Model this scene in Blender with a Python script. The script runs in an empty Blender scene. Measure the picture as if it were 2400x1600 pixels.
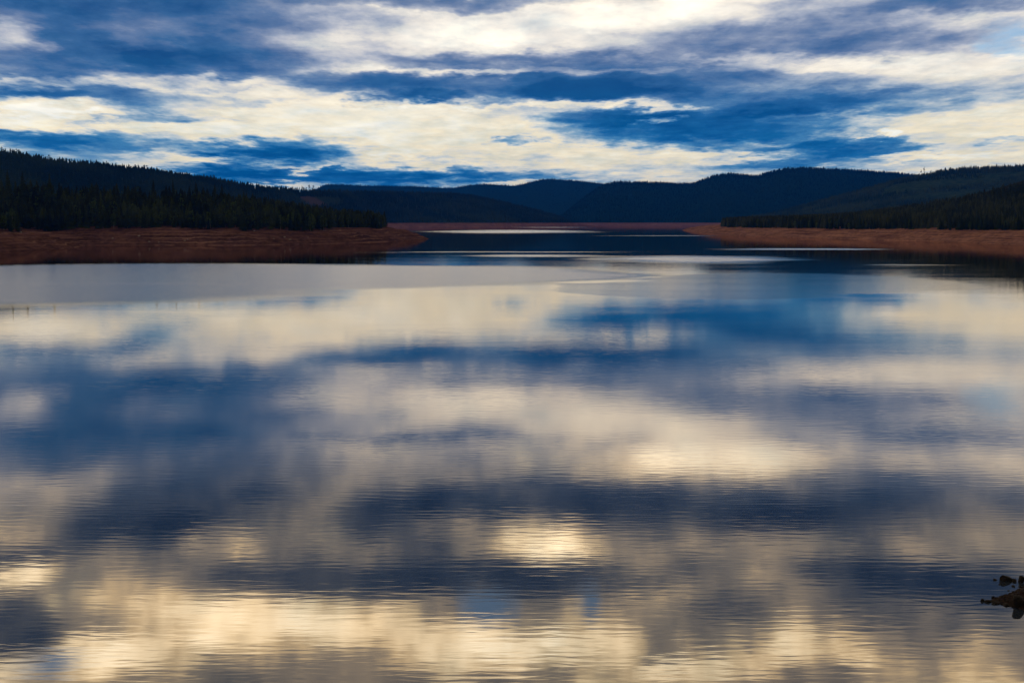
import bpy, math, random
import numpy as np
from mathutils import Vector

sc = bpy.context.scene
COL = sc.collection
rng = np.random.default_rng(7)
random.seed(7)

# ------------------------------------------------------------------ camera
F_PX, W_PX, H_PX = 2800.0, 2400.0, 1600.0      # focal length in pixels of the 2400 x 1600 photograph
CAM_H = 16.0
PITCH = math.atan((800 - 521) / F_PX)          # true horizon sits on row 521
cam_d = bpy.data.cameras.new('camera')
cam_d.sensor_width = 36.0
cam_d.lens = 36.0 * F_PX / W_PX
cam_d.clip_start, cam_d.clip_end = 1.0, 40000.0
cam = bpy.data.objects.new('camera', cam_d)
COL.objects.link(cam)
cam.location = (0, 0, CAM_H)
cam.rotation_euler = (math.pi / 2 - PITCH, 0, 0)
sc.camera = cam

def ray(x, y):
    """unit world direction seen at a photograph pixel"""
    vx, vy = (x - 1200) / F_PX, -(y - 800) / F_PX
    d = Vector((vx, math.cos(PITCH) + vy * math.sin(PITCH), -math.sin(PITCH) + vy * math.cos(PITCH)))
    return d.normalized()

def gnd(x, y):
    """point of the water surface seen at a pixel"""
    d = ray(x, y)
    t = -CAM_H / d.z
    return (d.x * t, d.y * t)

# ------------------------------------------------------------------ node helpers
class NT:
    def __init__(s, tree):
        s.t = tree; s.t.nodes.clear()
    def n(s, typ, **kw):
        nd = s.t.nodes.new(typ)
        ins = kw.pop('ins', {})
        for k, v in kw.items(): setattr(nd, k, v)
        for k, v in ins.items(): s.put(nd.inputs[k], v)
        return nd
    def put(s, sock, v):
        if isinstance(v, bpy.types.NodeSocket): s.t.links.new(v, sock)
        else: sock.default_value = v
    def m(s, op, a, b=None, c=None, clamp=False):
        nd = s.t.nodes.new('ShaderNodeMath'); nd.operation = op; nd.use_clamp = clamp
        for i, v in enumerate((a, b, c)):
            if v is not None: s.put(nd.inputs[i], v)
        return nd.outputs[0]
    def v(s, op, a, b=None):
        nd = s.t.nodes.new('ShaderNodeVectorMath'); nd.operation = op
        s.put(nd.inputs[0], a)
        if b is not None: s.put(nd.inputs[1], b)
        return nd.outputs['Value'] if op in ('LENGTH', 'DOT_PRODUCT') else nd.outputs[0]
    def noise(s, vec, scale, detail=4, rough=.5, dist=0.0, out='Fac'):
        nd = s.n('ShaderNodeTexNoise', ins={'Vector': vec, 'Scale': scale, 'Detail': detail, 'Roughness': rough, 'Distortion': dist})
        return nd.outputs[out]
    def step(s, x, a, b, lo=0.0, hi=1.0):
        nd = s.n('ShaderNodeMapRange', interpolation_type='SMOOTHSTEP', clamp=True)
        for i, v in enumerate((x, a, b, lo, hi)): s.put(nd.inputs[i], v)
        return nd.outputs[0]
    def mix(s, f, a, b):
        nd = s.n('ShaderNodeMix', data_type='RGBA')
        s.put(nd.inputs[0], f); s.put(nd.inputs[6], a); s.put(nd.inputs[7], b)
        return nd.outputs[2]
    def ramp(s, f, stops, interp='LINEAR'):
        nd = s.n('ShaderNodeValToRGB'); cr = nd.color_ramp; cr.interpolation = interp
        while len(cr.elements) > 1: cr.elements.remove(cr.elements[-1])
        cr.elements[0].position, cr.elements[0].color = stops[0]
        for p, c in stops[1:]:
            e = cr.elements.new(p); e.color = c
        s.put(nd.inputs[0], f)
        return nd.outputs[0]
    def blobs(s, vec, items, acc=0.0, grad='SPHERICAL'):
        """sum of soft ellipses (cx, cy, rx, ry, rot, weight) over a 2-D coordinate"""
        # each ellipse's own frame is reached from the one before it (a chain keeps few values alive at once)
        ps, po = (1.0, 1.0), (0.0, 0.0)
        cur = vec
        for cx, cy, rx, ry, rot, w in items:
            sx_, sy_ = 1 / rx, 1 / ry; ox, oy = -cx / rx, -cy / ry
            k0, k1 = sx_ / ps[0], sy_ / ps[1]
            cur = s.n('ShaderNodeVectorMath', operation='MULTIPLY_ADD', ins={0: cur, 1: (k0, k1, 0), 2: (ox - po[0] * k0, oy - po[1] * k1, 0)}).outputs[0]
            ps, po = (sx_, sy_), (ox, oy)
            r_ = s.v('DOT_PRODUCT', cur, cur) if grad == 'DOME' else s.v('LENGTH', cur)
            acc = s.m('MULTIPLY_ADD', s.m('MAXIMUM', s.m('SUBTRACT', 1.0, r_), 0.0), w, acc)
        return acc

def srgb(r, g, b, k=1.0):
    f = lambda c: (c / 255 / 12.92) if c <= 10 else ((c / 255 + .055) / 1.055) ** 2.4
    return (f(r) * k, f(g) * k, f(b) * k, 1)

# ------------------------------------------------------------------ sky
SUN_AZ, SUN_EL = math.radians(-82), math.radians(24)
world = bpy.data.worlds.new('World'); sc.world = world; world.use_nodes = True
w = NT(world.node_tree)
tc = w.n('ShaderNodeTexCoord')
dirv = tc.outputs['Generated']
sx = w.n('ShaderNodeSeparateXYZ', ins={0: dirv})
zc = w.m('MAXIMUM', sx.outputs[2], 0.0)
az = w.m('ARCTAN2', sx.outputs[0], sx.outputs[1])
el = w.m('ARCSINE', zc)
# cloud layers crowd together towards the horizon
inv = w.m('DIVIDE', .24, w.m('ADD', zc, .085))
pl = w.n('ShaderNodeVectorMath', operation='SCALE', ins={0: dirv, 3: inv}).outputs[0]
nco = w.v('MULTIPLY', pl, (1, .62, 0))
# the air's own slow turbulence bends every cloud outline
wn = w.noise(nco, 18, 4, .62, out='Color')
wv = w.v('MULTIPLY', w.v('SUBTRACT', wn, (.5, .5, .5)), (.085, .026, 0))
cmb = w.n('ShaderNodeCombineXYZ', ins={0: az, 1: el, 2: 0.0})
pos = w.v('ADD', cmb.outputs[0], wv)

def sky_item(x, y, rx, ry, wt, rot=0.0, mirror=False):
    x, y, rx, ry = (v * 2400 / 2352 for v in (x, y, rx, ry))
    d = ray(x, y)
    z = -d.z if mirror else d.z
    return (math.atan2(d.x, d.y), math.asin(z), rx / F_PX, ry / F_PX, -rot if not mirror else rot, wt * (.75 if mirror else .85 if ry < 32 else .56))

#            x     y    rx   ry   weight (+ dark cloud, - bright cloud)
CLOUDS = [
    (350, 50, 620, 120, .75), (110, 135, 380, 85, 1.15), (540, 145, 260, 65, 1.2), (80, 15, 220, 46, .8), (560, 70, 260, 60, .35),
    (25, 78, 75, 35, -1.1), (330, 102, 110, 22, -.55), (110, 104, 40, 16, -.5), (250, 70, 90, 40, -.25),
    (50, 216, 150, 30, 1.0), (20, 192, 130, 12, -.6), (345, 228, 230, 42, 1.15), (300, 182, 120, 18, -.45),
    (110, 246, 190, 26, -.9), (80, 290, 95, 30, -.95), (50, 322, 170, 26, .65), (235, 335, 300, 60, .85),
    (400, 271, 190, 13, .6), (700, 262, 430, 90, -.75), (900, 300, 330, 60, -.5), (430, 300, 200, 30, -.4),
    (655, 343, 240, 44, 1.9), (560, 310, 120, 16, -.2), (530, 391, 140, 22, 1.3), (540, 366, 220, 10, -.3),
    (380, 375, 160, 26, -.45), (720, 412, 520, 24, .75), (870, 398, 270, 24, .75), (1180, 402, 300, 22, .55),
    (1000, 378, 160, 9, -.35), (660, 428, 120, 8, -.6), (1180, 422, 110, 8, -.5),
    (1090, 200, 520, 44, 1.7), (820, 190, 180, 26, .5), (1130, 142, 380, 26, .75), (1450, 190, 300, 60, .8),
    (740, 135, 170, 55, -.5), (1000, 168, 260, 12, -.55), (1120, 85, 400, 50, -.95), (1520, 34, 380, 42, -.8),
    (1250, 40, 260, 40, -.35), (980, 4, 360, 20, .9), (700, 20, 180, 30, .25),
    (1650, 190, 480, 90, 1.1), (1620, 291, 420, 50, 2.3), (1400, 268, 200, 22, .6), (1515, 277, 52, 13, -1.4),
    (1540, 250, 260, 10, -.35), (2030, 240, 380, 28, .7), (1800, 235, 260, 30, .5),
    (1810, 78, 380, 55, 1.05), (2040, 103, 280, 36, .85), (2210, 8, 260, 26, .75), (2180, 40, 140, 20, -.3),
    (2170, 155, 420, 46, -.7), (1900, 150, 250, 18, -.55), (2250, 285, 300, 70, -.45), (2020, 315, 32, 16, -1.2),
    (1940, 345, 200, 28, 1.15), (1690, 343, 260, 12, .5), (1810, 382, 200, 14, .5), (2120, 362, 200, 12, -.5),
    (2330, 322, 70, 8, .4), (1240, 340, 380, 70, -.55), (1165, 322, 90, 14, .95), (1090, 372, 240, 16, .35),
    (1400, 385, 200, 24, -.25), (1560, 360, 180, 18, -.35), (860, 232, 95, 13, .85), (985, 221, 90, 18, .9),
    (1130, 238, 140, 8, .5), (1500, 405, 120, 14, -.25), (600, 235, 90, 14, .5), (2250, 235, 160, 14, -.2),
    (2290, 362, 170, 20, -.4), (1700, 135, 300, 10, -.3), (1100, 122, 380, 24, .4),
    (700, 425, 900, 34, .6), (200, 330, 420, 60, .2), (560, 190, 200, 12, -.5), (200, 188, 260, 12, -.5), (420, 205, 160, 10, -.35), (180, 262, 200, 10, -.4), (1250, 165, 420, 9, -.45), (1150, 240, 420, 12, -.5), (1500, 245, 160, 8, -.4), (430, 345, 90, 20, -.4), (850, 352, 180, 18, -.55), (300, 290, 160, 14, -.45), (1900, 268, 160, 8, -.25), (700, 385, 160, 8, -.45), (950, 400, 120, 7, -.4), (1700, 385, 420, 30, .35), (300, 30, 420, 70, .75), (300, 145, 460, 62, .6), (2100, 200, 300, 30, .25),
    (1350, 215, 260, 26, .6), (620, 355, 200, 20, .5),
]
#    the sky above the frame, read off its mirror image in the lower half of the photograph
CLOUDS_UP = [
    (1650, 1045, 280, 50, -1.1), (1480, 1150, 800, 62, 1.2), (1000, 1190, 260, 90, .6), (2130, 1120, 330, 60, .8),
    (1900, 1190, 380, 50, .45), (350, 1165, 420, 70, .3), (270, 1215, 200, 50, .45), 
    (1275, 1252, 150, 40, -.75), (900, 1255, 260, 30, .1), (1020, 1322, 640, 58, 1.2), (540, 1300, 240, 40, .6),
    (60, 1285, 160, 34, .7), (60, 1322, 90, 34, -.7), (2180, 1330, 330, 55, .95), (1750, 1265, 300, 50, -.25),
    (25, 1440, 120, 70, 1.1), (220, 1420, 160, 50, .5), (440, 1400, 260, 70, -.6), (260, 1510, 360, 60, -.8),
    (700, 1440, 300, 60, -.7), (1100, 1490, 260, 70, -.8), (1370, 1480, 150, 60, -.7), (1620, 1425, 220, 50, .35),
    (1860, 1490, 150, 60, -.55), (2150, 1480, 280, 60, .2), (650, 1540, 150, 40, .35), (1560, 1540, 160, 30, -.3),
    (250, 1050, 520, 80, .65), (650, 1085, 420, 60, .55), (330, 1135, 400, 46, .3), (820, 1240, 300, 40, .3), (1500, 1220, 300, 40, .25), (620, 1170, 520, 70, .40), (1900, 1250, 560, 90, .30), (1850, 1360, 480, 90, .40), (1900, 1500, 480, 80, -.2),
    (300, 1240, 340, 60, .45), (2050, 1010, 340, 40, .35), (150, 1105, 260, 26, -.25), (1650, 1540, 180, 40, -.5), (470, 1240, 60, 20, -.3), (300, 1180, 420, 60, .3),
]
GAPS = [(2310, 80, 110, 60, 1.0), (2345, 120, 60, 40, .6), (2270, 120, 60, 20, .5)]
GAPS_UP = [(1130, 1402, 120, 60, 1.35), (1352, 1380, 56, 56, 1.15), (85, 1530, 160, 50, 1.15)]

fld = w.blobs(pos, [sky_item(*c) for c in CLOUDS] + [sky_item(*c, mirror=True) for c in CLOUDS_UP], .36, 'DOME')
f1 = w.noise(nco, 13, 6, .62)
f2 = w.noise(w.v('ADD', nco, (3.1, 7.7, 1.3)), 5.0, 2, .5)
f3 = w.noise(w.v('MULTIPLY', nco, (1, 1.7, 1)), 24, 5, .6)
f4 = w.noise(w.v('ADD', nco, (9.1, 2.7, 5.3)), 21, 5, .62)
fld = w.m('MULTIPLY_ADD', w.m('SUBTRACT', f1, .5), 1.6, fld)
fld = w.m('MULTIPLY_ADD', w.m('SUBTRACT', f2, .5), .35, fld)
fld = w.m('MULTIPLY_ADD', w.m('SUBTRACT', f3, .5), .6, fld)
f5 = w.noise(w.v('MULTIPLY', dirv, (1, 1, 2.4)), 24, 5, .6)       # the nearer, higher clouds show their own small puffs
fld = w.m('MULTIPLY_ADD', w.m('MULTIPLY', w.m('SUBTRACT', f5, .5), w.step(el, .12, .21)), 1.25, fld)
fld = w.n('ShaderNodeMapRange', ins={0: fld, 1: -.5, 2: 1.9}).outputs[0]
low = w.ramp(fld, [(.02, srgb(255, 254, 244)), (.16, srgb(255, 247, 222)), (.27, srgb(252, 239, 208)), (.33, srgb(240, 234, 216)), (.38, srgb(222, 224, 218)), (.44, srgb(190, 206, 214)), (.52, srgb(132, 170, 198)),
                   (.62, srgb(72, 134, 182)), (.78, srgb(24, 102, 162)), (.97, srgb(4, 82, 142))])
mid = w.ramp(fld, [(.02, srgb(255, 246, 226, 1.35)), (.13, srgb(255, 248, 234, 1.1)), (.22, srgb(252, 245, 234)), (.31, srgb(234, 229, 222)), (.39, srgb(204, 205, 211)), (.47, srgb(172, 180, 198)), (.56, srgb(136, 151, 180)),
                   (.66, srgb(100, 126, 166)), (.80, srgb(60, 104, 154)), (.97, srgb(30, 84, 138))])
top = w.ramp(fld, [(.02, srgb(255, 241, 210, 3.3)), (.16, srgb(255, 234, 194, 2.5)), (.26, srgb(252, 226, 182, 1.5)), (.35, srgb(214, 200, 182)), (.45, srgb(164, 160, 158)), (.55, srgb(112, 120, 136)),
                   (.67, srgb(70, 88, 118)), (.82, srgb(42, 66, 102)), (.97, srgb(26, 50, 84))])
colr = w.mix(w.step(el, .065, .140), low, mid)
colr = w.mix(w.step(el, .165, .24), colr, top)
# thin veils and denser cores inside every cloud
vr = w.ramp(f4, [(.28, (1.12, 1.10, 1.05, 1)), (.46, (1, 1, 1, 1)), (.60, (.86, .90, .94, 1)), (.76, (.68, .78, .88, 1))])
colr = w.n('ShaderNodeMix', data_type='RGBA', blend_type='MULTIPLY', ins={0: 1.0, 6: colr, 7: vr}).outputs[2]
nish = w.n('ShaderNodeTexSky', sky_type='NISHITA', sun_disc=False, sun_elevation=SUN_EL, sun_rotation=SUN_AZ % (2 * math.pi),
           altitude=600, dust_density=.2, ozone_density=3.0)
gapf = w.blobs(pos, [sky_item(*c) for c in GAPS] + [sky_item(*c, mirror=True) for c in GAPS_UP], 0.0, 'SPHERICAL')
gapf = w.m('MULTIPLY_ADD', w.m('SUBTRACT', f1, .5), .8, gapf)
gapf = w.step(gapf, .15, .75)
skyblue = w.v('SCALE', nish.outputs[0]); skyblue.node.inputs['Scale'].default_value = .15
colr = w.mix(gapf, colr, skyblue)
world.cycles.sampling_method = 'NONE'
bg = w.n('ShaderNodeBackground', ins={'Color': colr, 'Strength': 1.0})
w.t.links.new(bg.outputs[0], w.n('ShaderNodeOutputWorld').inputs[0])

# ------------------------------------------------------------------ sun, exposure
sd = bpy.data.lights.new('sun', 'SUN'); sd.energy = .8; sd.angle = math.radians(12); sd.color = (1, .90, .76)
sun = bpy.data.objects.new('sun', sd); COL.objects.link(sun)
to_sun = Vector((math.sin(SUN_AZ) * math.cos(SUN_EL), math.cos(SUN_AZ) * math.cos(SUN_EL), math.sin(SUN_EL)))
sun.rotation_euler = to_sun.to_track_quat('Z', 'Y').to_euler()
sun.location = (-300, 0, 300)
vs = sc.view_settings
vs.view_transform, vs.look, vs.exposure, vs.gamma = 'Standard', 'None', 0.0, 1.0
vs.use_curve_mapping = False
sc.render.engine = 'CYCLES'
sc.cycles.max_bounces = 5; sc.cycles.diffuse_bounces = 1; sc.cycles.glossy_bounces = 3
sc.cycles.volume_bounces = 0; sc.cycles.transparent_max_bounces = 4
sc.cycles.use_denoising = True

# ------------------------------------------------------------------ materials
def mat(name):
    m_ = bpy.data.materials.new(name); m_.use_nodes = True
    t = NT(m_.node_tree)
    t.out = t.n('ShaderNodeOutputMaterial')
    t.geo = t.n('ShaderNodeNewGeometry').outputs['Position']
    return m_, t

def finish(t, color, rough=.95, normal=None, spec=.2):
    p = t.n('ShaderNodeBsdfPrincipled', ins={'Base Color': color, 'Roughness': rough, 'Specular IOR Level': spec})
    if normal is not None: t.put(p.inputs['Normal'], normal)
    t.t.links.new(p.outputs[0], t.out.inputs[0])

def bump(t, h, dist, strength=1.0):
    return t.n('ShaderNodeBump', ins={'Height': h, 'Distance': dist, 'Strength': strength}).outputs[0]

def foliage_mat(name, dark, light, scale, per_object=False):
    m_, t = mat(name)
    f = t.noise(t.geo, scale, 3, .6)
    f = t.step(f, .38, .66)
    if per_object:
        oi = t.n('ShaderNodeObjectInfo').outputs['Random']
        f = t.m('MULTIPLY_ADD', oi, .6, t.m('MULTIPLY', f, .4))
    df = t.n('ShaderNodeBsdfDiffuse', ins={'Color': t.mix(f, dark, light)})
    t.t.links.new(df.outputs[0], t.out.inputs[0])
    return m_

def land_mat(name, soil_a, soil_b, floor_a, floor_b, top, fuzz=1.6, grain=.25, patches=(), strand=(.13, .072, .054, 1)):
    """bare drawdown soil up to the high-water mark, forest floor above it"""
    m_, t = mat(name)
    sep = t.n('ShaderNodeSeparateXYZ', ins={0: t.geo})
    n1 = t.noise(t.geo, .03, 6, .62)
    n2 = t.noise(t.geo, grain, 5, .7)
    n3 = t.noise(t.v('MULTIPLY', t.geo, (.014, .014, 1.3)), 1.0, 5, .65)
    f = t.m('MULTIPLY_ADD', n2, .45, t.m('MULTIPLY_ADD', n3, .45, t.m('MULTIPLY', n1, .30)))
    soil = t.mix(t.step(f, .44, .76), soil_a, soil_b)
    # old strandlines: thin pale bands that follow the falling water level
    sl = t.m('SINE', t.m('MULTIPLY_ADD', sep.outputs[2], 2.6, t.m('MULTIPLY', n1, 16.0)))
    sl = t.m('MULTIPLY', t.step(sl, .72, .98), t.step(t.noise(t.geo, .016, 3, .6), .42, .62))
    soil = t.mix(t.m('MULTIPLY', sl, .6), soil, strand)
    fl = t.mix(t.step(t.noise(t.geo, .05, 5, .65), .4, .65), floor_a, floor_b)
    if patches:
        xy = t.v('MULTIPLY', t.geo, (1, 1, 0))
        wp = t.v('MULTIPLY', t.v('SUBTRACT', t.noise(t.geo, .012, 4, .6, out='Color'), (.5, .5, .5)), (90, 90, 0))
        xy = t.v('ADD', xy, wp)
        for items, colr_ in patches:
            g = t.step(t.blobs(xy, items, 0.0, 'SPHERICAL'), .1, .6)
            fl = t.mix(g, fl, colr_)
    zz = t.m('MULTIPLY_ADD', t.m('SUBTRACT', n1, .5), fuzz * 3, sep.outputs[2])
    k = t.step(zz, top - .8, top + .8)
    nb = bump(t, t.m('ADD', n2, n1), .6, .6)
    finish(t, t.mix(k, soil, fl), 1.0, nb, 0.0)
    return m_

M = {}
M['headland'] = land_mat('headland_soil', (.010, .0046, .0038, 1), (.064, .031, .023, 1), (.006, .006, .004, 1), (.014, .015, .007, 1), 13.2)
M['shore'] = land_mat('shore_soil', (.026, .010, .0075, 1), (.150, .074, .050, 1), (.006, .006, .004, 1), (.014, .015, .007, 1), 11.6)
M['far'] = land_mat('far_soil', (.042, .020, .020, 1), (.092, .046, .043, 1), (.002, .009, .006, 1), (.004, .013, .009, 1), 13.8, .8, .05)
M['ridge'] = land_mat('ridge_soil', (.045, .021, .020, 1), (.10, .049, .044, 1), (.006, .012, .007, 1), (.011, .018, .009, 1), 13.8, .8, .05,
                     patches=[([(-535, 3270, 60, 110, 0, 1.0), (-485, 3300, 60, 90, 0, 1.0)], (.026, .020, .018, 1)), ([(-430, 3260, 90, 80, 0, .9)], (.026, .030, .018, 1))])
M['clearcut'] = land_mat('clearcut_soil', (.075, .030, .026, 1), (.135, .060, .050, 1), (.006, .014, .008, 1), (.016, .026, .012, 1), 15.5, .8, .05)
M['spruce'] = foliage_mat('spruce_needles', (.004, .007, .0035, 1), (.011, .016, .006, 1), .15, True)
M['birch'] = foliage_mat('birch_leaves', (.012, .020, .005, 1), (.036, .050, .012, 1), .2, True)
M['pine'] = foliage_mat('pine_needles', (.005, .008, .005, 1), (.012, .015, .008, 1), .15, True)
M['wood_near'] = foliage_mat('headland_forest_needles', (.004, .006, .003, 1), (.014, .019, .006, 1), .035)
M['wood_right'] = foliage_mat('shore_forest_needles', (.006, .009, .004, 1), (.020, .023, .009, 1), .03)
M['wood_hill'] = foliage_mat('hill_forest_needles', (.004, .009, .005, 1), (.010, .018, .009, 1), .008)
M['wood_cut'] = foliage_mat('clearcut_hill_forest_needles', (.005, .012, .007, 1), (.018, .028, .012, 1), .009)  # lighter, greener needles of the hill with the clear-cuts
M['wood_far'] = foliage_mat('far_forest_needles', (.0018, .0075, .006, 1), (.004, .012, .009, 1), .004)

m_, t = mat('bark'); finish(t, t.mix(t.noise(t.geo, 2.0, 3), (.035, .026, .02, 1), (.09, .065, .05, 1))); M['bark'] = m_
m_, t = mat('birch_bark'); finish(t, t.mix(t.step(t.noise(t.geo, 3.0, 3), .55, .6), (.10, .095, .085, 1), (.03, .025, .02, 1))); M['birch_bark'] = m_
m_, t = mat('pale_stone'); finish(t, t.mix(t.noise(t.geo, 1.2, 5, .7), (.05, .042, .038, 1), (.14, .12, .105, 1)), .9, bump(t, t.noise(t.geo, 2.0, 6, .7), .2)); M['pale_stone'] = m_
m_, t = mat('wet_stone')
n = t.noise(t.geo, 5.0, 6, .68)
finish(t, t.mix(t.step(n, .35, .7), (.0015, .0012, .001, 1), (.0075, .0045, .0035, 1)), .85, bump(t, t.noise(t.geo, 9.0, 6, .7), .05), .12); M['wet_stone'] = m_
m_, t = mat('wet_gravel')
n = t.noise(t.geo, 11.0, 6, .75)
finish(t, t.mix(t.step(n, .35, .7), (.0018, .0012, .001, 1), (.015, .0062, .0036, 1)), .9, bump(t, t.noise(t.geo, 22.0, 5, .7), .04), .1); M['wet_gravel'] = m_

# water: a mirror roughened by wind lanes, with real ripples close by
def lane(x0, x1, y0, y1, wt, rot=0.0):
    """wind-ruffled patch spanning photograph pixels x0..x1, y0..y1, as an ellipse lying on the lake"""
    x0, x1, y0, y1 = (v * 2400 / 2352 for v in (x0, x1, y0, y1))
    yf, yn = gnd(1200, y0)[1], gnd(1200, y1)[1]
    ym = (yf + yn) / 2
    xa, xb = (x0 - 1200) / F_PX * ym, (x1 - 1200) / F_PX * ym
    return ((xa + xb) / 2, ym, (xb - xa) / 2 * 1.12, (yf - yn) / 2 * 1.12, rot, wt)
m_, t = mat('lake_water')
xy = t.v('MULTIPLY', t.geo, (1, 1, 0))
wob = t.v('MULTIPLY', t.v('SUBTRACT', t.noise(t.v('MULTIPLY', t.geo, (.006, .012, 0)), 1.0, 6, .62, out='Color'), (.5, .5, .5)), (70, 34, 0))
xyw = t.v('ADD', xy, wob)
wide = [lane(-700, 1050, 603, 708, 1.0), lane(500, 1480, 610, 660, .9, .16)]
wide2 = [(46, 288, 38, 42, 0, 1.0), (78, 326, 46, 58, 0, 1.0)]
xyf = t.v('ADD', xy, t.v('MULTIPLY', t.v('SUBTRACT', t.noise(t.v('MULTIPLY', t.geo, (.002, .006, 0)), 1.0, 5, .6, out='Color'), (.5, .5, .5)), (220, 90, 0)))
far_l = [lane(905, 1440, 527, 538, 1.0), lane(1060, 1430, 521.3, 523.3, .9), lane(1330, 1930, 586, 606, 1.0), lane(1000, 1450, 584, 592, .7),
         lane(1500, 2100, 569, 576, .9), lane(840, 1650, 578.5, 582, .8), lane(1250, 1800, 540, 543, .6), lane(2000, 2320, 606, 609.5, .5),
         lane(700, 1000, 580, 582, .4)]
p1 = t.step(t.blobs(xyw, wide, 0.0, 'SPHERICAL'), .02, .30)
xy2 = t.v('ADD', xy, t.v('MULTIPLY', t.v('SUBTRACT', t.noise(t.v('MULTIPLY', t.geo, (.03, .05, 0)), 1.0, 5, .65, out='Color'), (.5, .5, .5)), (34, 16, 0)))
p2 = t.step(t.blobs(xy2, wide2, 0.0, 'SPHERICAL'), .0, .14)
p3 = t.step(t.blobs(xyf, far_l, 0.0, 'SPHERICAL'), .05, .75)
streak = t.noise(t.v('MULTIPLY', t.geo, (.004, .05, 0)), 1.0, 5, .6)
rough = t.m('MULTIPLY_ADD', t.step(streak, .45, .75), .03, .040)
rough = t.m('MULTIPLY_ADD', p1, .20, rough)
rough = t.m('MULTIPLY_ADD', p2, .07, rough)
p3 = t.m('MULTIPLY', p3, t.step(t.noise(t.v('MULTIPLY', t.geo, (.006, .03, 0)), 1.0, 5, .65), .25, .6, .35, 1.0))
rough = t.m('MULTIPLY_ADD', p3, .24, rough)
rough = t.m('MINIMUM', rough, .36)
rp = t.v('MULTIPLY', t.geo, (.20, 1.0, 0))
h1 = t.noise(rp, 2.4, 2, .45, .3)
h2 = t.noise(t.v('MULTIPLY', t.geo, (.16, .55, 0)), .5, 3, .5, .4)
amp = t.step(t.noise(t.v('MULTIPLY', t.geo, (.02, .06, 0)), 1.0, 3, .5), .3, .7, .35, 1.0)
hh = t.m('MULTIPLY', t.m('MULTIPLY_ADD', h2, .9, h1), amp)
nrm = bump(t, hh, .0040)
fr = t.n('ShaderNodeFresnel', ins={'IOR': 1.333}).outputs[0]
fr = t.m('POWER', fr, .54)
deep = t.n('ShaderNodeBsdfDiffuse', ins={'Color': (.010, .014, .020, 1)})
gl = t.n('ShaderNodeBsdfGlossy', distribution='BECKMANN', ins={'Color': (.97, .875, .785, 1), 'Roughness': rough, 'Normal': nrm})
mx = t.n('ShaderNodeMixShader', ins={0: fr, 1: deep.outputs[0], 2: gl.outputs[0]})
t.t.links.new(mx.outputs[0], t.out.inputs[0])
M['water'] = m_

# ------------------------------------------------------------------ mesh helpers
def mesh(name, verts, faces, material):
    """faces: (n,3) or (n,4) int array"""
    me = bpy.data.meshes.new(name)
    verts = np.asarray(verts, np.float32); faces = np.asarray(faces, np.int32)
    k = faces.shape[1]
    me.vertices.add(len(verts)); me.vertices.foreach_set('co', verts.ravel())
    me.loops.add(faces.size); me.loops.foreach_set('vertex_index', faces.ravel())
    me.polygons.add(len(faces))
    me.polygons.foreach_set('loop_start', np.arange(0, faces.size, k, dtype=np.int32))
    me.update(calc_edges=True); me.validate()
    me.materials.append(material)
    return me

def put(name, me, parent=None, loc=(0, 0, 0), rotz=0.0, scale=1.0, **props):
    o = bpy.data.objects.new(name, me); COL.objects.link(o)
    o.location = loc; o.rotation_euler = (0, 0, rotz)
    o.scale = (scale,) * 3 if np.isscalar(scale) else scale
    if parent is not None: o.parent = parent
    for k, v in props.items(): o[k] = v
    return o

def smooth(me):
    me.polygons.foreach_set('use_smooth', np.ones(len(me.polygons), bool))

def vnoise(x, y, seed=0):
    """cheap value noise on arrays"""
    xi, yi = np.floor(x).astype(np.int64), np.floor(y).astype(np.int64)
    xf, yf = x - xi, y - yi
    def h(a, b):
        n_ = (a * 374761393 + b * 668265263 + seed * 1442695041) & 0x7fffffff
        n_ = ((n_ ^ (n_ >> 13)) * 1274126177) & 0x7fffffff
        return ((n_ ^ (n_ >> 16)) & 0xffff) / 65535.0
    u, v = xf * xf * (3 - 2 * xf), yf * yf * (3 - 2 * yf)
    return (h(xi, yi) * (1 - u) + h(xi + 1, yi) * u) * (1 - v) + (h(xi, yi + 1) * (1 - u) + h(xi + 1, yi + 1) * u) * v

def fbm(x, y, o=4, seed=0):
    s, a, tot = 0.0, 1.0, 0.0
    for i in range(o):
        s = s + a * vnoise(x * 2 ** i, y * 2 ** i, seed + i * 17); tot += a; a *= .5
    return s / tot - .5

def sstep(x, a, b):
    k = np.clip((x - a) / (b - a), 0, 1); return k * k * (3 - 2 * k)

def inland(px, py, poly):
    """signed distance to a shoreline polygon, positive on land"""
    d = np.full(px.shape, 1e9); ins = np.zeros(px.shape, bool)
    for i in range(len(poly)):
        ax, ay = poly[i]; bx, by = poly[(i + 1) % len(poly)]
        ex, ey = bx - ax, by - ay
        tt = np.clip(((px - ax) * ex + (py - ay) * ey) / (ex * ex + ey * ey), 0, 1)
        d = np.minimum(d, np.hypot(px - ax - tt * ex, py - ay - tt * ey))
        c = (ay > py) != (by > py)
        ins ^= c & (px < ex * (py - ay) / (ey + 1e-12) + ax)
    return np.where(ins, d, -d)

# ------------------------------------------------------------------ lake
def grid_plane(name, x0, x1, y0, y1, z, material, **props):
    me = mesh(name, [(x0, y0, z), (x1, y0, z), (x1, y1, z), (x0, y1, z)], [(0, 1, 2, 3)], material)
    return put(name, me, **props)
grid_plane('water', -9000, 9000, -3000, 12000, 0.0, M['water'], kind='structure', label='calm reservoir water mirroring the clouds')

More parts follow.
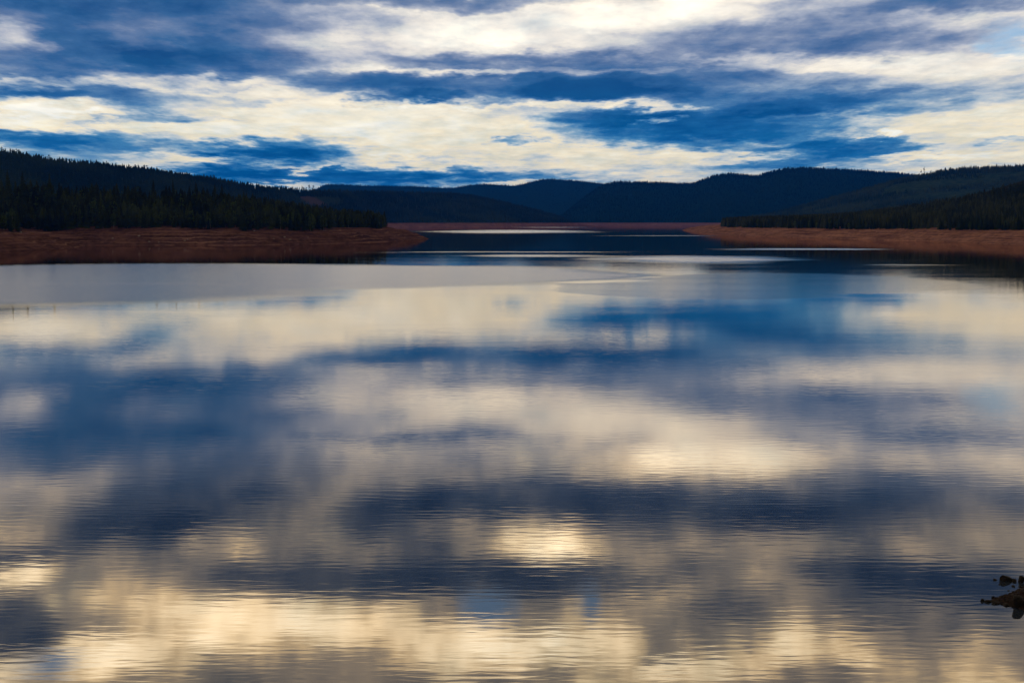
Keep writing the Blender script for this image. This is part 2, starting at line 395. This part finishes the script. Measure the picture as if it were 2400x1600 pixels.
# ------------------------------------------------------------------ near headland (left) and right shore
POLY_A = [(-1500, 430), (-700, 505), (-430, 590), gnd(-60, 592), gnd(60, 588), gnd(150, 582), gnd(196, 578), (-318, 812), (-330, 830),
          (-282, 836), gnd(360, 575.2), gnd(450, 574.5), gnd(540, 575.5), gnd(620, 574), gnd(720, 573), gnd(800, 570.5), gnd(900, 567),
          gnd(970, 562.5), gnd(1006, 560), (-84, 1190), (-140, 1270), (-330, 1400), (-700, 1520), (-1500, 1600)]
U_A = [-600, 0, 150, 300, 450, 600, 700, 780, 870, 1000]
R_A = [24, 23, 21, 20, 17.5, 11, 8, 4, .5, 0]
POLY_F = [(1900, 380), (900, 470), (560, 620), (420, 770), gnd(2400, 574), gnd(2290, 570), gnd(2170, 565), gnd(2080, 563.5), gnd(2000, 560.5),
          gnd(1872, 557), gnd(1770, 554), gnd(1668, 550), gnd(1630, 545), gnd(1598, 540), (420, 2700), (800, 3000), (1900, 3100)]
U_F = [1500, 1700, 1740, 1850, 2000, 2100, 2200, 2300, 2400, 2600, 3600]
R_F = [0, 0, 3, 6, 15.5, 25, 37, 50, 64, 88, 110]

def h_bank(d, x, y, H, slope, terr, seed):
    g = d + 16 * fbm(x / 42, y / 42, 4, seed) * sstep(d, 2, 22) + 3.0 * fbm(x / 11, y / 11, 3, seed + 5) * sstep(d, -1, 6)
    z = H * (1 - np.exp(-np.maximum(g, 0) * slope / H * 1.25)) * 1.06
    z = np.minimum(z, H + .02 * np.maximum(g, 0))
    ph = z * 2 * np.pi / 2.6 + 5 * fbm(x / 60, y / 60, 3, seed + 9)
    z = z + terr * np.sin(ph) * sstep(g, 3, 12) * (1 - sstep(z, H - 2, H))
    return np.where(g > 0, z, np.maximum(g * .3, -3.0))

def z_A(x, y):
    d = inland(x, y, POLY_A)
    u = 1200 + x / np.maximum(y, 1) * F_PX
    return h_bank(d, x, y, 13.4, .40, .42, 3) + np.interp(u, U_A, R_A) * sstep(d, 34, 150) + 1.2 * fbm(x / 50, y / 50, 3, 4) * sstep(d, 30, 70), d
def z_F(x, y):
    d = inland(x, y, POLY_F)
    u = 1200 + x / np.maximum(y, 1) * F_PX
    return h_bank(d, x, y, 11.8, .34, .30, 21) + np.interp(u, U_F, R_F) * sstep(d, 36, 480) + 2.0 * fbm(x / 60, y / 60, 3, 8) * sstep(d, 40, 110), d

def land_grid(name, xs, ys, zf, material, **props):
    X, Y = np.meshgrid(xs, ys); Z, D = zf(X, Y)
    nx, ny = len(xs), len(ys)
    keep = D > -12
    idx = np.arange(nx * ny).reshape(ny, nx)
    q = np.stack([idx[:-1, :-1], idx[:-1, 1:], idx[1:, 1:], idx[1:, :-1]], -1).reshape(-1, 4)
    q = q[keep.ravel()[q].any(1)]
    used, inv = np.unique(q, return_inverse=True)
    me = mesh(name, np.stack([X, Y, Z], -1).reshape(-1, 3)[used], inv.reshape(q.shape), material); smooth(me)
    return put(name, me, **props)

def spaced(segs):
    return np.concatenate([np.arange(a, b, s) for a, b, s in segs])
land_grid('headland', spaced([(-1400, -460, 20), (-460, -60, 2.5)]), spaced([(440, 640, 6), (640, 1230, 2.6), (1230, 1560, 12)]), z_A, M['headland'],
          kind='structure', label='bare red-brown reservoir bank on the left with a pointed tip')
land_grid('shore', spaced([(190, 470, 3.0), (470, 1800, 20)]), spaced([(420, 780, 8), (780, 1500, 3.2), (1500, 2420, 6), (2420, 3000, 20)]), z_F, M['shore'],
          kind='structure', label='bare orange-brown reservoir bank along the right shore')

# ------------------------------------------------------------------ hills
def hill(name, us, sil, rng_r, rng_s, bank, tree_h, material, rows=34, back=900, seed=0, conv=1.0, **props):
    """a hillside from its shore (range rng_s) up to its skyline (photograph rows sil at range rng_r); returns ground sampler"""
    U = np.arange(us[0], us[1] + 1, 5.0)
    ys = np.interp(U, *zip(*sil)); Dr = np.interp(U, *zip(*rng_r)); Ds = np.interp(U, *zip(*rng_s))
    elev = lambda u, y_, D: CAM_H + D * np.array([ray(a, b).z / ray(a, b).y for a, b in zip(u, y_)])
    zr = np.maximum(elev(U, ys, Dr) - tree_h, 1.0)
    T = np.concatenate([[-.03, 0, .012, .03, .05, .075], np.linspace(.1, 1, rows), 1 + np.linspace(.08, 1, 8)])
    def at(u, tt):
        D_r, D_s, z_r = np.interp(u, U, Dr), np.interp(u, U, Ds), np.interp(u, U, zr)
        Y = np.where(tt <= 1, D_s + (D_r - D_s) * tt, D_r + (tt - 1) * back)
        X = (u - 1200) / F_PX * Y
        b = np.minimum(bank, z_r)
        tk = .055
        lowz = np.where(tt < 0, -3.0, b * np.clip(tt / tk, 0, 1))
        k = np.clip((tt - tk) / (1 - tk), 0, 1) ** conv
        up = b + (z_r - b) * k
        z = np.where(tt < tk, lowz, up)
        amp = np.minimum((z_r - b) * .16, 26) * np.sin(np.pi * np.clip(k, 0, 1))
        z = z + amp * 2 * fbm(X / 420, Y / 420, 4, seed)
        z = z + 1.2 * fbm(X / 60, Y / 60, 3, seed + 3) * (tt > .02) * (tt < tk)
        z = np.where(tt > 1, z_r - (tt - 1) ** 2 * np.maximum(z_r, 40) * .9, z)
        return X, Y, z
    UU, TT = np.meshgrid(U, T)
    X, Y, Z = at(UU, TT)
    ny, nx = X.shape
    idx = np.arange(nx * ny).reshape(ny, nx)
    q = np.stack([idx[:-1, :-1], idx[:-1, 1:], idx[1:, 1:], idx[1:, :-1]], -1).reshape(-1, 4)
    me = mesh(name, np.stack([X, Y, Z], -1).reshape(-1, 3), q, material); smooth(me)
    put(name, me, kind='structure', **props)
    return at, (us, zr, U)

SIL_B = [(-700, 250), (-300, 305), (-100, 332), (0, 349), (50, 354), (120, 369), (250, 380), (400, 399), (500, 413), (600, 431), (700, 442), (745, 444),
         (800, 444), (1000, 448), (1060, 450), (1100, 454), (1150, 463), (1200, 475), (1260, 490), (1310, 504), (1345, 515), (1390, 522)]
hill_B = hill('wooded_hill', (-700, 1390), SIL_B, [(-700, 2100), (0, 2300), (400, 2700), (740, 3400), (1000, 4400), (1390, 4700)],
              [(-700, 1650), (0, 1750), (500, 2200), (700, 2700), (880, 3700), (1040, 3733), (1200, 3900), (1320, 4250), (1390, 4600)], 14.0, 12, M['ridge'], seed=31,
              label='long dark wooded ridge sloping down from left to the far shore')
SIL_D1 = [(600, 470), (700, 452), (745, 440), (757, 434), (768, 429.5), (800, 430), (836, 432), (972, 434.5), (1057, 438.5), (1080, 435), (1108, 431), (1142, 429),
          (1175, 431), (1203, 433), (1225, 429), (1244, 424), (1270, 418), (1290, 417), (1346, 421), (1414, 428), (1500, 436), (1700, 450)]
hill_D1 = hill('far_hill', (600, 1700), SIL_D1, [(600, 8800), (1700, 8800)], [(600, 6800), (1700, 6800)], 16, 10, M['far'], rows=22, seed=51,
               label='most distant deep-blue hill with a rounded summit at the picture middle')
SIL_D2 = [(1290, 521), (1310, 507), (1340, 482), (1380, 450), (1405, 434), (1425, 426), (1441, 423), (1500, 423.5), (1576, 426.5), (1610, 427), (1626, 425), (1645, 417), (1668, 409),
          (1707, 403), (1745, 407), (1768, 408.5), (1814, 396), (1844, 391), (1890, 390), (1959, 394), (2036, 398), (2112, 404), (2200, 415), (2500, 440)]
hill_D2 = hill('blue_hill', (1290, 2500), SIL_D2, [(1290, 5600), (1400, 6600), (2500, 6200)], [(1290, 5050), (1690, 4900), (2500, 4500)], 14.0, 11, M['far'], rows=30, seed=71, conv=1.1,
               label='broad blue-green hill with two rounded summits behind the right shore')
SIL_E = [(1640, 524), (1720, 512), (1800, 498), (1900, 472), (2000, 444), (2100, 416), (2150, 406), (2172, 402), (2189, 397.5), (2246, 390), (2304, 387.5), (2361, 386), (2450, 380), (2700, 360), (3000, 340)]
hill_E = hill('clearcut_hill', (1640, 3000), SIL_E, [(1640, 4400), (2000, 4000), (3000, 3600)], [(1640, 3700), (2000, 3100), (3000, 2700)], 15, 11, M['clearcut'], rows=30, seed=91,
              label='lighter green hill with clear-cut strips at upper right')

# ------------------------------------------------------------------ trees
def cone_tree(tiers, seg, seed, fat=.19):
    r = np.random.default_rng(seed); V, Fc = [], []
    for k in range(tiers):
        f0 = k / tiers
        zb = .06 + .94 * f0 * .98; zt = min(1.0, zb + 1.75 * .94 / tiers)
        if k == tiers - 1: zt = 1.0
        rad = fat * (1 - f0) ** .85 + .012
        a = len(V); V.append((r.normal(0, .006), r.normal(0, .006), zt))
        off = r.uniform(0, 6.28)
        for j in range(seg):
            an = off + j * 2 * math.pi / seg; q = rad * r.uniform(.55, 1.25)
            V.append((math.cos(an) * q, math.sin(an) * q, zb - r.uniform(-.02, .05)))
        for j in range(seg): Fc.append((a, a + 1 + j, a + 1 + (j + 1) % seg))
    return np.array(V), np.array(Fc)

def leafy_tree(n_, seed, base=.22):
    r = np.random.default_rng(seed); V, Fc = [], []
    for _ in range(n_):
        z = r.beta(1.5, 1.4); rad = .17 * math.sin(math.pi * (.12 + .86 * z)) ** .75
        an = r.uniform(0, 6.28); q = rad * math.sqrt(r.uniform(.1, 1))
        c = np.array([math.cos(an) * q, math.sin(an) * q, base + (1 - base) * z * .96])
        s = r.uniform(.03, .06)
        e1 = r.normal(0, 1, 3); e1 /= np.linalg.norm(e1); e2 = np.cross(e1, r.normal(0, 1, 3)); e2 /= np.linalg.norm(e2)
        a = len(V)
        V += [c - e1 * s - e2 * s * .6, c + e1 * s - e2 * s * .6, c + e2 * s]
        Fc.append((a, a + 1, a + 2))
    return np.array(V), np.array(Fc)

def spruce_crown(seed, bare=.10, fat=.17, whorls=17):
    r = np.random.default_rng(seed); V, Fc = [], []
    for k in range(whorls):
        f0 = k / (whorls - 1)
        z = bare + (1 - bare) * f0 * .985
        n_ = 7 if f0 < .8 else 5
        L = (fat * (1 - f0) ** .8 + .010) * r.uniform(.85, 1.15)
        off = r.uniform(0, 6.28)
        for j in range(n_):
            an = off + (j + r.uniform(-.25, .25)) * 2 * math.pi / n_
            l = L * r.uniform(.6, 1.2); dr = l * r.uniform(.25, .55)
            wd = max(.010, l * .33)
            c, s = math.cos(an), math.sin(an)
            P = lambda rad, side, dz: (c * rad - s * side, s * rad + c * side, z + dz)
            a = len(V)
            V += [P(0, 0, .012), P(l * .55, wd, -dr * .55 - .02), P(l * .6, 0, -dr * .35 + .01), P(l * .55, -wd, -dr * .55 - .02), P(l, 0, -dr)]
            Fc += [(a, a + 2, a + 1), (a, a + 3, a + 2), (a + 1, a + 2, a + 4), (a + 2, a + 3, a + 4)]
    V.append((0, 0, 1.0)); a = len(V) - 1
    for j in range(5):
        V.append((math.cos(j * 1.2566) * .012, math.sin(j * 1.2566) * .012, .93))
    for j in range(5): Fc.append((a, a + 1 + j, a + 1 + (j + 1) % 5))
    cv, cf = cone_tree(6, 7, seed + 400, fat * .62); cv = cv * [1, 1, (.96 - bare)] + [0, 0, bare]
    Fc = np.concatenate([np.array(Fc), cf + len(V)]); V = np.concatenate([np.array(V), cv])
    return V, Fc

def pine_crown(seed):
    r = np.random.default_rng(seed); V, Fc = [], []
    for _ in range(9):
        z = r.uniform(.45, .97); an = r.uniform(0, 6.28); q = .13 * r.uniform(.1, 1) * (1.25 - z)* 1.6
        c = np.array([math.cos(an) * q, math.sin(an) * q, z])
        for _ in range(26):
            dv = r.normal(0, 1, 3) * [.045, .045, .030]; p = c + dv
            e1 = r.normal(0, 1, 3); e1 /= np.linalg.norm(e1); e2 = np.cross(e1, r.normal(0, 1, 3)); e2 /= np.linalg.norm(e2)
            a = len(V); s = r.uniform(.015, .032)
            V += [p - e1 * s, p + e1 * s, p + e2 * s * 1.3]; Fc.append((a, a + 1, a + 2))
    return np.array(V), np.array(Fc)

def trunk_mesh(seed, top=.9, r0=.014, limbs=0):
    r = np.random.default_rng(seed); V, Fc = [], []
    def tube(p, q_, ra, rb, n_=5):
        d = np.array(q_) - np.array(p); d /= np.linalg.norm(d)
        u = np.cross(d, [.3, .9, .1]); u /= np.linalg.norm(u); v_ = np.cross(d, u); a = len(V)
        for (c, rr) in ((p, ra), (q_, rb)):
            for j in range(n_):
                an = j * 2 * math.pi / n_; V.append(np.array(c) + (u * math.cos(an) + v_ * math.sin(an)) * rr)
        for j in range(n_):
            k = (j + 1) % n_; Fc.append((a + j, a + k, a + n_ + k)); Fc.append((a + j, a + n_ + k, a + n_ + j))
    b = (r.normal(0, .01), r.normal(0, .01), top * .5)
    tube((0, 0, -.06), b, r0, r0 * .65); tube(b, (r.normal(0, .012), r.normal(0, .012), top), r0 * .65, r0 * .15)
    for _ in range(limbs):
        z = r.uniform(.35, .8) * top; an = r.uniform(0, 6.28); l = r.uniform(.07, .13)
        tube((0, 0, z), (math.cos(an) * l, math.sin(an) * l, z + l * .8), r0 * .4, r0 * .12, 4)
    return np.array(V), np.array(Fc)

def scatter(name, material, protos, pts, heights, **props):
    """a wood seen as one mass: every tree real geometry, joined in one mesh"""
    Vs, Fs, base = [], [], 0
    which = rng.integers(0, len(protos), len(pts)); ang = rng.uniform(0, 6.28, len(pts)); fat = rng.uniform(.8, 1.3, len(pts))
    for k, (pv, pf) in enumerate(protos):
        i = np.where(which == k)[0]
        if not len(i): continue
        c, s = np.cos(ang[i])[:, None], np.sin(ang[i])[:, None]
        h = heights[i][:, None]; ft = fat[i][:, None]
        x = (pv[:, 0] * c - pv[:, 1] * s) * h * ft; y = (pv[:, 0] * s + pv[:, 1] * c) * h * ft; z = pv[:, 2] * h
        v = np.stack([x, y, z], -1) + pts[i][:, None, :]
        Vs.append(v.reshape(-1, 3))
        Fs.append((pf[None] + (np.arange(len(i)) * len(pv))[:, None, None]).reshape(-1, 3) + base); base += v.shape[0] * v.shape[1]
    me = mesh(name, np.concatenate(Vs), np.concatenate(Fs), material)
    return put(name, me, kind='stuff', **props)

lo5 = [cone_tree(5, 7, s) for s in range(6)]; lo4 = [cone_tree(4, 6, 20 + s) for s in range(5)]; lo3 = [cone_tree(3, 5, 40 + s) for s in range(5)]
leaf_lo = [leafy_tree(34, 60 + s) for s in range(3)]

def hill_wood(name, h, n_, tree_h, protos, material, tmin=.06, ridge=.3, skip=None, u_rng=None, **props):
    at, (us, zr, U) = h
    u0, u1 = u_rng or (max(us[0], -60), min(us[1], 2460))
    u = rng.uniform(u0, u1, n_)
    tt = np.where(rng.uniform(0, 1, n_) < ridge, rng.uniform(.93, 1.06, n_), tmin + (1 - tmin) * rng.uniform(0, 1, n_) ** 1.0)
    z_r = np.interp(u, U, zr)
    X, Y, Z = at(u, tt)
    ok = (z_r > 17) & (Z > 14)
    if skip is not None: ok &= ~skip(u, tt, X, Y)
    hs = tree_h * rng.uniform(.55, 1.1, n_) * np.where(rng.uniform(0, 1, n_) < .12, 1.25, 1)
    hs = hs * np.clip((z_r - 15) / 12, .35, 1)
    P = np.stack([X, Y, Z - .4], -1)[ok]
    return scatter(name, material, protos, P, hs[ok], **props)

def gap_B(u, tt, X, Y):                      # the gravel clearing above the headland
    return ((u > 708) & (u < 800) & (tt > .60) & (tt < .88))
hill_wood('hill_forest', hill_B, 17000, 14, lo4 + lo3, M['wood_hill'], ridge=.22, skip=gap_B, label='dark spruce forest covering the long left ridge')
hill_wood('far_hill_forest', hill_D1, 5000, 12, lo3, M['wood_far'], tmin=.3, ridge=.4, label='deep-blue forest on the most distant hill')
hill_wood('blue_hill_forest', hill_D2, 15000, 13, lo3, M['wood_far'], ridge=.25, label='blue-green forest on the twin-topped hill')
def cut_E(u, tt, X, Y):
    s = vnoise(u / 160 + tt * 2.2, tt * 9, 5)
    return (s > .60) & (tt < .93) & (u > 1980)
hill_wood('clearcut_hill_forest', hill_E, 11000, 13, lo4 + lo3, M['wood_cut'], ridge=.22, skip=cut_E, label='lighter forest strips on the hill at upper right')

# --- the two near woods: nearest trees are objects of their own, the rest one mass
def wood_points(zf, poly, n_, box, dmin, dmax, ucut):
    x = rng.uniform(box[0], box[1], n_); y = rng.uniform(box[2], box[3], n_)
    z, d = zf(x, y); u = 1200 + x / y * F_PX
    ok = (d > dmin + 22 * fbm(x / 30, y / 30, 3, 77)) & (d < dmax) & (u > ucut[0]) & (u < ucut[1])
    return np.stack([x, y, z], -1)[ok], d[ok], u[ok]

PA, dA, uA = wood_points(z_A, POLY_A, 30000, (-700, -100, 620, 1400), 37, 240, (-60, 905))
order = np.argsort(dA + rng.uniform(0, 9, len(dA)))
front_A = order[:190]; rest_A = order[190:190 + 5200]
PF, dF, uF = wood_points(z_F, POLY_F, 60000, (200, 1250, 800, 2300), 38, 620, (1690, 2460))
dn = dF + rng.uniform(0, 12, len(dF)) + np.clip(PF[:, 1] - 1000, 0, 2000) * .02
order = np.argsort(dn)
front_F = order[:110]; rest_F = order[110:110 + 11000]
hA = 15 * rng.uniform(.45, 1.12, len(PA)); hF = 13 * rng.uniform(.40, 1.15, len(PF))
mixA = rng.uniform(0, 1, len(rest_A)) < .22
scatter('headland_forest', M['wood_near'], lo5, PA[rest_A[~mixA]] - [0, 0, .4], hA[rest_A[~mixA]], label='black-green spruce forest behind the left bank')
scatter('headland_birch_wood', M['birch'], leaf_lo, PA[rest_A[mixA]] - [0, 0, .4], hA[rest_A[mixA]] * .85, label='olive birches mixed through the left forest')
scatter('shore_forest', M['wood_right'], lo5 + lo4, PF[rest_F] - [0, 0, .4], hF[rest_F], label='dark forest rising behind the right bank')

KIT = {'spruce': [], 'birch': [], 'pine': []}
for s in range(5):
    KIT['spruce'].append((mesh('trunk', *trunk_mesh(s), M['bark']), mesh('crown', *spruce_crown(100 + s, bare=.07 + .05 * (s % 3), fat=.15 + .015 * s), M['spruce'])))
for s in range(4):
    KIT['birch'].append((mesh('trunk', *trunk_mesh(30 + s, .8, .012, 6), M['birch_bark']), mesh('crown', *leafy_tree(230, 200 + s, .2), M['birch'])))
for s in range(3):
    KIT['pine'].append((mesh('trunk', *trunk_mesh(50 + s, .92, .013, 5), M['bark']), mesh('crown', *pine_crown(300 + s), M['pine'])))

def tree(kind, p, h, label, group=None, wide=1.0):
    tm, cm = random.choice(KIT[kind])
    e = put(kind + '_tree', None, loc=(p[0], p[1], p[2] - .1), rotz=random.uniform(0, 6.28), scale=(h * wide, h * wide, h), label=label, category='tree')
    if group: e['group'] = group
    put('trunk', tm, e); put('crown', cm, e)
    return e

def zone(u, cuts, words):
    for c, wd in zip(cuts, words):
        if u < c: return wd
    return words[-1]
for i in front_A:
    zn = zone(uA[i], (250, 500, 700), ('above the left bank near the picture edge', 'above the middle of the left bank', 'behind the grey boulders of the left bank', 'at the tip of the left headland'))
    k = 'birch' if random.random() < .24 else 'spruce'
    if k == 'birch': tree(k, PA[i], hA[i] * .85, 'paler green birch ' + zn, 'birches ' + zn, 1.2)
    else: tree(k, PA[i], hA[i], 'dark spruce in the front row ' + zn, 'spruces ' + zn, random.uniform(.9, 1.3))
for i in front_F:
    zn = zone(uF[i], (1900, 2150), ('on the right shore next to its point', 'on the middle of the right shore', 'on the right shore near the picture edge'))
    k = 'birch' if random.random() < .15 else 'spruce'
    if k == 'birch': tree(k, PF[i], hF[i] * .8, 'low green birch ' + zn, 'birches ' + zn, 1.2)
    else: tree(k, PF[i], hF[i], 'dark spruce in the front row ' + zn, 'spruces ' + zn, random.uniform(.9, 1.3))
def tall(u, y, rr, h, label, kind='spruce', wide=.9):
    """a tree whose tip shows at photograph pixel (u, y), standing rr metres out"""
    d = ray(u, y); tx, ty, tz = d.x / d.y * rr, rr, CAM_H + d.z / d.y * rr
    z, _ = z_A(np.array([tx]), np.array([ty]))
    tree(kind, (tx, ty, float(z[0])), max(h, tz - float(z[0])), label, None, wide)
tall(17, 397, 900, 20, 'tall spruce above the left forest at the very picture edge')
tall(52, 400, 905, 20, 'tall dark spruce above the left forest, second from the picture edge')
tall(116, 407, 910, 19, 'tall dark spruce above the left forest, third from the picture edge')
tall(359, 422, 960, 20, 'tall lone spruce above the middle of the left forest')
tall(405, 420, 965, 20, 'tallest spruce spire above the middle of the left forest')
tall(459, 426, 970, 20, 'tall spruce in the cluster right of the tallest left forest spire', wide=1.1)
tall(503, 431, 975, 20, 'tall spruce, left one of a pair above the left forest')
tall(520, 430, 980, 20, 'tall spruce, right one of a pair above the left forest')
tall(571, 446, 1000, 19, 'slim spruce spire above pale birches of the left forest')
tall(592, 449, 1000, 19, 'slim spruce beside the spire above pale birches')
tall(629, 456, 1020, 19, 'spruce spire where the left forest begins to drop')
# skyline trees of the left ridge and the lone pair on the right skyline
at_B, (usB, zrB, UB) = hill_B
for u in [6, 12, 17, 24, 38, 44, 50, 56, 112, 122, 126, 131, 160, 166, 172, 178, 185, 311, 326, 333, 345, 352, 690, 700, 706, 712, 722, 728, 738]:
    X, Y, Z = at_B(np.array([u + .0]), np.array([1.0]))
    zn = zone(u, (60, 140, 200, 600), ('leftmost', 'second', 'third', 'fourth'))
    lb = 'thin pine on the low skyline saddle behind the headland' if u > 600 else 'thin pine of the %s cluster on the upper left skyline' % zn
    tree('pine', (X[0], Y[0], Z[0]), random.uniform(16, 24) if u > 600 else random.uniform(11, 18), lb, 'skyline pines on the saddle' if u > 600 else 'skyline pines, %s cluster' % zn, random.uniform(.8, 1.4))
at_E, _ = hill_E
for u, hh_, lb in ((2150, 22, 'left one of two lone pines on the right skyline'), (2157, 29, 'right, taller one of two lone pines on the right skyline')):
    X, Y, Z = at_E(np.array([u + .0]), np.array([1.0])); tree('pine', (X[0], Y[0], Z[0]), hh_, lb, None, .8)

# ------------------------------------------------------------------ stones
def stone_mesh(seed, material, flat=.7, rough_=.25, cuts=7):
    import bmesh
    bm = bmesh.new(); bmesh.ops.create_icosphere(bm, subdivisions=3, radius=1.0)
    r = np.random.default_rng(seed)
    pl = [(Vector(r.normal(0, 1, 3)).normalized(), r.uniform(.38, .72)) for _ in range(cuts)]
    ph = r.uniform(0, 9, 3)
    for v in bm.verts:
        p = v.co.copy()
        for n_, dd in pl:
            k = p.dot(n_) - dd
            if k > 0: p -= n_ * k * .92
        p *= 1 + rough_ * .35 * math.sin(p.x * 5 + ph[0]) * math.sin(p.y * 6 + ph[1]) * math.sin(p.z * 5 + ph[2])
        v.co = Vector((p.x, p.y, p.z * flat))
    me = bpy.data.meshes.new('stone'); bm.to_mesh(me); bm.free(); me.materials.append(material)
    return me

wet = [stone_mesh(s, M['wet_stone'], f_, .2, 11) for s, f_ in ((1, .8), (2, .6), (3, .5), (4, .7), (5, .9))]
PXM = 52.5 / F_PX                                # metres per photograph pixel out there
def stone(x0, x1, ybase, hpx, k, label, deep=.55, rotz=0.0, dep=1.0):
    gx, gy = gnd((x0 + x1) / 2, ybase)
    wx = (x1 - x0) / 2 * PXM * 1.12; hz = hpx * PXM
    o = put('stone', wet[k], loc=(gx, gy + wx * .5 * dep, hz * (.45 - deep)), rotz=rotz, scale=(wx, wx * dep, hz * 1.25), label=label, category='stone')
    o.rotation_euler = (random.uniform(-.35, .35), random.uniform(-.35, .35), rotz)
    return o
stone(2343, 2373, 1361, 15, 0, 'largest dark boulder standing in water at the lower right', .3, .3, .8)
stone(2328, 2341, 1359, 5, 2, 'small flat stone just left of the largest boulder', .4, .1)
stone(2341, 2348, 1370, 4, 1, 'small round stone in water below the largest boulder', .4, 1.0)
stone(2372, 2388, 1363, 11, 1, 'rounded boulder right of the largest boulder', .3, .8)
stone(2385, 2404, 1364, 12, 4, 'brown boulder cut by the right picture edge', .3, 2.0)
stone(2371, 2382, 1375, 6, 3, 'reddish stone in the channel between boulder and gravel spit', .4, .2)
stone(2387, 2392, 1375, 4, 1, 'tiny stone in the channel near the right picture edge', .4, .6)
stone(2391, 2400, 1376, 5, 2, 'low stone in the channel at the right picture edge', .4, .4)
stone(2361, 2368, 1384, 3, 2, 'little flat stone awash above the gravel spit', .4, .3)
stone(2357, 2361, 1393, 3, 1, 'pebble-sized stone awash beside the gravel spit', .4, .3)
stone(2298, 2307, 1408, 7, 0, 'pointed stone standing alone at the left end of the spit', .3, .5, .8)
stone(2307, 2329, 1410, 8, 2, 'grey slab at the left tip of the gravel spit', .35, .25, .7)
stone(2328, 2352, 1415, 8, 1, 'long dark slab along the lower edge of the gravel spit', .35, -.2, .7)
stone(2350, 2367, 1419, 9, 3, 'wedge-shaped dark slab near the middle of the spit edge', .35, -.4, .7)
stone(2372, 2404, 1424, 22, 4, 'large black boulder at the lower edge of the gravel spit', .3, .4, .9)
stone(2324, 2331, 1401, 5, 0, 'knobby stone on the upper edge of the spit tip', .2, .4)

spit_px = [(2322, 1408), (2332, 1402), (2348, 1398), (2366, 1392), (2380, 1386), (2392, 1379), (2404, 1376), (2440, 1372), (2520, 1376), (2560, 1400), (2500, 1436), (2420, 1436),
           (2396, 1426), (2372, 1419), (2350, 1415)]
POLY_S = [gnd(*p) for p in spit_px]
def z_S(x, y):
    d = inland(x, y, POLY_S)
    return np.clip(d, -.5, None) * .42 * np.where(d > 0, 1, .6) + .10 * fbm(x * 5, y * 5, 4, 61) * sstep(d, -.2, .2) + .02, d
sx0, sx1 = min(p[0] for p in POLY_S) - .4, max(p[0] for p in POLY_S) + .4
sy0, sy1 = min(p[1] for p in POLY_S) - .4, max(p[1] for p in POLY_S) + .4
def land_small(name, xs, ys, zf, material, **props):
    X, Y = np.meshgrid(xs, ys); Z, D = zf(X, Y); nx, ny = len(xs), len(ys)
    idx = np.arange(nx * ny).reshape(ny, nx)
    q = np.stack([idx[:-1, :-1], idx[:-1, 1:], idx[1:, 1:], idx[1:, :-1]], -1).reshape(-1, 4)
    q = q[(D > -.35).ravel()[q].all(1)]
    used, inv = np.unique(q, return_inverse=True)
    return put(name, mesh(name, np.stack([X, Y, Z], -1).reshape(-1, 3)[used], inv.reshape(q.shape), material), **props)
land_small('gravel_spit', np.arange(sx0, sx1, .035), np.arange(sy0, sy1, .05), z_S, M['wet_gravel'], kind='structure', label='rust-brown gravel spit at the lower right picture edge')
peb = []
for s in range(4):
    me = stone_mesh(80 + s, M['wet_gravel'], .7, .3, 5)
    pv = np.empty(len(me.vertices) * 3); me.vertices.foreach_get('co', pv); peb_f = np.array([list(p.vertices) for p in me.polygons]); peb.append((pv.reshape(-1, 3)[:], peb_f)); bpy.data.meshes.remove(me)
xs_, ys_ = rng.uniform(sx0, sx1, 1500), rng.uniform(sy0, sy1, 1500)
zs_, ds_ = z_S(xs_, ys_); k_ = ds_ > -.05
scatter('gravel', M['wet_gravel'], peb, np.stack([xs_, ys_, zs_], -1)[k_][:620], (rng.uniform(.02, .05, 1500) * rng.choice([1, 1, 1, 2], 1500))[k_][:620], label='coarse gravel covering the small spit')

pale = [stone_mesh(20 + s, M['pale_stone'], .65) for s in range(4)]
def bank_stones(pts, label, group, lo, hi):
    for (u, y) in pts:
        # march the view ray to the bank surface
        d = ray(u, y); rr = np.arange(640, 1500, 1.0)
        z, dd = z_A(d.x / d.y * rr, rr); hit = np.where((z > CAM_H + d.z / d.y * rr) & (z > 0.05))[0]
        if len(hit) == 0: continue
        r_ = rr[hit[0]]
        put('stone', random.choice(pale), loc=(d.x / d.y * r_, r_, float(z[hit[0]])), rotz=random.uniform(0, 6), scale=random.uniform(lo, hi), label=label, category='stone', group=group)
bank_stones([(46, 543), (49, 545), (118, 542), (264, 560), (350, 568), (372, 568), (440, 563), (433, 565), (326, 554), (642, 560), (667, 557), (680, 562), (722, 557), (596, 542)],
            'small pale stone lying on the bare left bank', 'pale stones on the left bank', .5, 1.0)
bank_stones([(x, 523 + random.uniform(-2, 4)) for x in range(655, 752, 6)], 'grey boulder at the foot of the left headland trees', 'boulders at the foot of the headland trees', .8, 1.5)
bank_stones([(x, 522 + random.uniform(-3, 2)) for x in range(4, 170, 11)], 'dim grey boulder at the foot of the leftmost trees', 'boulders at the foot of the leftmost trees', .7, 1.3)

# ------------------------------------------------------------------ haze
hb = np.array([(x, y, z) for z in (-4.5, 420.0) for y in (-3100.0, 12100.0) for x in (-9100.0, 9100.0)])
hm = bpy.data.materials.new('haze_air'); hm.use_nodes = True
ht = NT(hm.node_tree); ho = ht.n('ShaderNodeOutputMaterial')
pv_ = ht.n('ShaderNodeVolumePrincipled', ins={'Color': (.002, .15, .85, 1), 'Density': 2.9e-5, 'Anisotropy': 0.0})
ht.t.links.new(pv_.outputs[0], ho.inputs['Volume'])
put('haze', mesh('haze', hb, [(0, 2, 3, 1), (4, 5, 7, 6), (0, 1, 5, 4), (1, 3, 7, 5), (3, 2, 6, 7), (2, 0, 4, 6)], hm), kind='stuff', label='thin bluish evening air between the hills')
